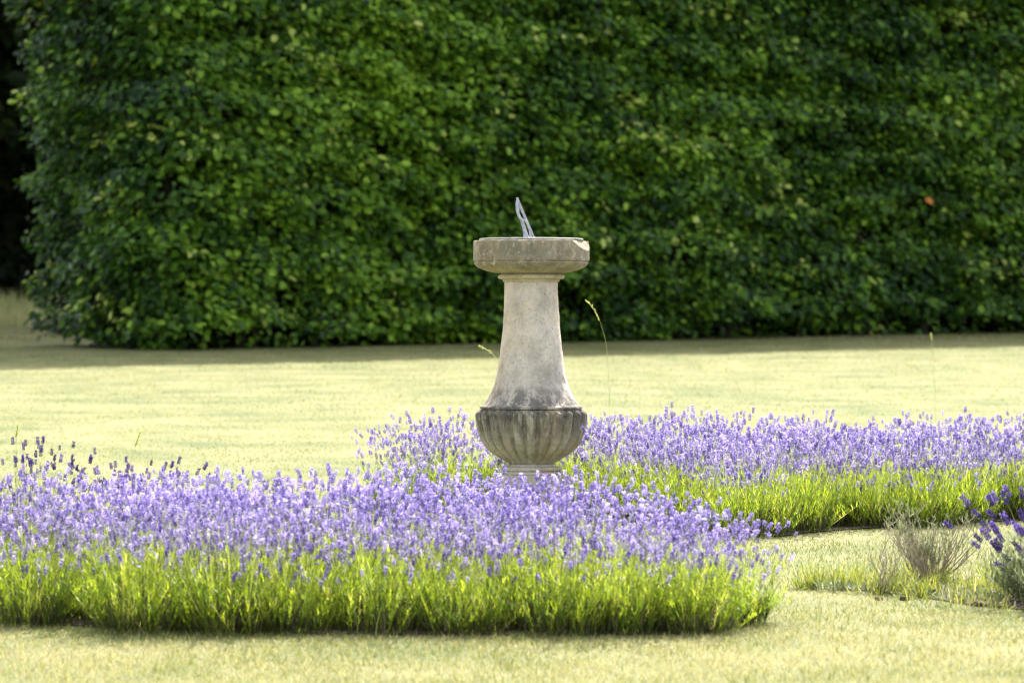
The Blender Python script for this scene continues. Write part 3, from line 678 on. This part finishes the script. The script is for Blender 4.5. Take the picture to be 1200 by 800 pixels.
# ------------------------------------------------------------------ sparse right bed: twiggy bushes and weeds
def twig_bush(x, y, H, rad, n, label, name, seed, green=0):
    r = np.random.default_rng(seed); root = empty(name, (x, y, float(gz(y)))); tag(root, label, 'bush')
    T = Pile(); G = Pile()
    for j in range(n):
        a = r.uniform(0, 6.283); e = rad*math.sqrt(r.random()); h = H*r.uniform(.55, 1)
        p = [np.array([.02*math.cos(a), .02*math.sin(a), -.005])]
        for k in range(1, 6):
            f = k/5; p.append(np.array([e*f**.8*math.cos(a)+r.normal(0, .007), e*f**.8*math.sin(a)+r.normal(0, .007), h*f]))
        v, q = tube_pts(p, np.linspace(.0034, .0010, 6), 4); T.add(v, q)
        for s in range(r.integers(2, 6)):
            b = p[r.integers(2, 6)]; dv = np.array([r.normal(0, .028), r.normal(0, .028), r.uniform(.015, .07)])
            v, q = tube_pts([b, b+dv*.55+r.normal(0, .004, 3), b+dv], [.0016, .0012, .0007], 3); T.add(v, q)
            if r.random() < green:
                m = 10; t_ = r.random(m)[:, None]; pos = b+dv*t_
                v, q, tt = blades(pos, r.uniform(0, 6.28, m), r.uniform(.012, .03, m), r.uniform(.2, .7, m), r.normal(0, .1, m), np.full(m, .0032), 2, None, r.random(m)); G.add(v, q, None, tt)
    link('twigs', T.mesh('twigs', [M_twig], True), root)
    if G.n: link('foliage', G.mesh('foliage', [M_dkfol]), root)
twig_bush(1.585, 14.5, .27, .20, 62, 'half dead twiggy lavender bush with few grey green tips', 'twiggy_bush', 31, .85)
twig_bush(1.375, 14.2, .235, .10, 9, 'small bare dried twig stub left of the twiggy bush', 'dried_twig', 32, .0)

def weeds():
    P = Pile(); n = 8000
    x = rng.uniform(.95, 3.2, n); y = rng.uniform(13.4, 15.4, n); k = inside(right_bed, x, y) | ((y > 14.3) & (rng.random(n) < .3)); x, y = x[k], y[k]
    cl = vnoise(x*6+3, y*6, 61); k = rng.random(len(x)) < np.clip(cl*1.5-.15, .1, 1)*(x < 1.75)+.25; x, y, cl = x[k], y[k], cl[k]; n = len(x)
    v, q, tt = blades(np.stack([x, y, gz(y)], 1), rng.uniform(0, 6.28, n), rng.uniform(.03, .11, n)*(.5+.8*cl), rng.uniform(.1, .8, n), rng.uniform(0, .6, n), rng.uniform(.002, .005, n), 3, None, np.clip(rng.normal(.42, .25, n), 0, 1))
    P.add(v, q, None, tt)
    for cx, cy in ((1.37, 14.22), (1.45, 14.3), (1.62, 14.42), (1.78, 14.1), (1.25, 14.4), (1.18, 14.55), (1.5, 14.1), (1.7, 14.25), (1.33, 14.6), (1.55, 14.75), (1.83, 14.5), (1.12, 14.42)):   # denser tufts
        m = 130; a = rng.uniform(0, 6.28, m)
        v, q, tt = blades(np.stack([cx+rng.normal(0, .03, m), cy+rng.normal(0, .03, m), np.full(m, float(gz(cy)))], 1), a, rng.uniform(.045, .12, m), rng.uniform(.1, .7, m), rng.uniform(0, .5, m), rng.uniform(.003, .005, m), 3, None, rng.uniform(.1, .5, m)); P.add(v, q, None, tt)
    m = 700; k = rng.random(m)                                                   # low silvery rosettes
    x = 1.2+rng.normal(0, .09, m)+.52*(k > .5); y = 14.25-.22*(k > .5)+rng.normal(0, .10, m)
    pos = np.stack([x, y, gz(y)+rng.uniform(.002, .02, m)], 1)[inside(right_bed, x, y)]
    return P.mesh('weeds', [M_weed]), pos
wm, rp = weeds()
tag(link('weeds', wm), 'yellow green weedy grass in the sparse right bed', 'weeds', None, 'stuff')
m = len(rp); v, q, tt = blades(rp, rng.uniform(0, 6.28, m), rng.uniform(.02, .05, m), rng.uniform(.3, .9, m), rng.uniform(0, .3, m), rng.uniform(.005, .009, m), 2, None, rng.random(m))
tag(link('ground_cover', np_mesh('ground_cover', v, q, None, [M_dkfol], None, tt)), 'low silvery ground cover in the sparse right bed', 'ground cover', None, 'stuff')

# soil clods
for i, (px, py, s_) in enumerate([(1092, 698, .022), (1060, 703, .014), (1122, 702, .015), (1030, 703, .012), (1146, 710, .014)]):
    x, y = ground(px, py); bm = bmesh.new(); bmesh.ops.create_icosphere(bm, subdivisions=3, radius=s_)
    for vv in bm.verts:
        c = vv.co/s_; k = .7+.6*float(vnoise(np.array([c.x*1.7+9+i]), np.array([c.y*1.7+c.z*1.3+9]), 80+i)[0]); vv.co = Vector((vv.co.x*k*1.2, vv.co.y*k, vv.co.z*k*.8))
    o = bm_obj('soil_clod', bm, M_soil, None); o.location = (x, y, float(gz(y))+s_*.4)
    tag(o, 'small dark clod of earth among the weeds of the right bed', 'clod', 'earth clods in the right bed')

# ------------------------------------------------------------------ grass stalks and straws standing in the beds
def stalk(pts_px, d, label, group=None, head=.0, mat=M_stalk, r0=.0022, name='grass_stalk', z_from=None):
    """pts_px: photo pixels along the stalk at plan depth d (root first)"""
    P3 = np.array([((px-600)/4500*d, d+.02*i, EYE+(400-py)/4500*d) for i, (px, py) in enumerate(pts_px)])
    b = P3[0].copy(); b[2] = float(gz(b[1]))
    if name == 'dry_straw': b = P3[0].copy()                    # lies caught among the stems
    elif P3[0][2]-b[2] > .03: P3 = np.concatenate([[b], P3])
    C = np.array([np.array(p) for p in spline([tuple(p) for p in P3], 6)])
    root = empty(name, tuple(b)); tag(root, label, 'grass stalk', group)
    T = Pile(); v, q = tube_pts(C-b, np.linspace(r0, r0*.45, len(C)), 5); T.add(v, q, None, .5)
    link('stem', T.mesh('stem', [mat], True), root)
    if head > 0:
        m = 46; L = np.linalg.norm(C[-1]-C[-2]); seg = np.cumsum(np.r_[0, np.linalg.norm(np.diff(C, axis=0), axis=1)]); tot = seg[-1]
        u = tot-head*rng.random(m); pos = np.stack([np.interp(u, seg, C[:, i]) for i in range(3)], 1)
        tan = np.stack([np.interp(u, seg, np.gradient(C[:, i])) for i in range(3)], 1); tan /= np.linalg.norm(tan, axis=1, keepdims=True)
        ax = tan+rng.normal(0, .28, (m, 3)); Lf = rng.uniform(.010, .018, m)
        r = leaves(pos-b, ax, rng.normal(0, 1, (m, 3)), Lf, Lf*.32, rng.random(m))
        link('seed_head', np_mesh('seed_head', r[0], r[1], None, [mat], None, r[2]), root)
stalk([(716, 520), (712, 418), (706, 385), (698, 365), (688, 352)], 18.6, 'tall green grass stalk with seed head right of the sundial shaft', None, .13, M_stalk, .0011)
stalk([(592, 520), (590, 450), (584, 425), (575, 413), (563, 406)], 18.7, 'bent grass stalk with seed head left of the sundial shaft', None, .07)
stalk([(598, 580), (599, 560), (602, 530)], 17.0, 'short yellow straw before the left half of the fluted bowl', None, 0, M_straw, .0016)
stalk([(651, 580), (650, 560), (649, 522)], 17.0, 'short yellow straw before the right half of the fluted bowl', None, 0, M_straw, .0016)
stalk([(630, 580), (628, 550)], 17.0, 'short yellow straw before the middle of the bowl base', None, 0, M_straw, .0016)
stalk([(1096, 470), (1094, 420), (1092, 392)], 24, 'thin upright grass stalk far out on the lawn at right', None, .04, M_stalk, .0015)
stalk([(20, 560), (18, 520), (19, 500)], 15.5, 'thin green stalk rising among the dark lavender at far left', None, .05, M_stalk, .0018)
stalk([(150, 560), (156, 530), (163, 508)], 15.5, 'pale branching stalk behind the near bed right of the dark lavender', None, .06, M_stalk, .0009)
rs = np.random.default_rng(77)
straws = [((300, 588), (330, 600), (352, 612)), ((160, 652), (190, 664), (222, 690)), ((470, 600), (510, 604), (540, 622)), ((600, 640), (640, 632), (668, 640)), ((90, 600), (130, 596), (150, 604)), ((260, 690), (285, 660), (300, 625)), ((735, 640), (770, 622), (800, 616)), ((575, 600), (585, 572), (598, 556)), ((372, 640), (372, 600), (378, 560)), ((372, 600), (395, 592), (425, 602)), ((222, 600), (238, 628), (256, 636)), ((225, 655), (238, 655), (246, 648)), ((690, 690), (688, 640), (676, 600)),
          ((20, 600), (28, 582), (40, 575)), ((330, 660), (352, 620), (366, 580)), ((520, 650), (540, 640), (556, 648)), ((440, 760), (441, 735), (446, 712)), ((845, 625), (858, 612), (870, 606)), ((1005, 560), (960, 510), (955, 500)), ((860, 560), (856, 530), (853, 505))]
for i, s_ in enumerate(straws):
    d = 12.98 if i < 18 else 17.9
    if i == 16: d = 12.75
    if i == 17: d = 13.2
    stalk(s_, d, 'dry pale straw tangled among the lavender spikes', 'dry straws in the lavender beds', 0, M_straw, .0024, 'dry_straw')
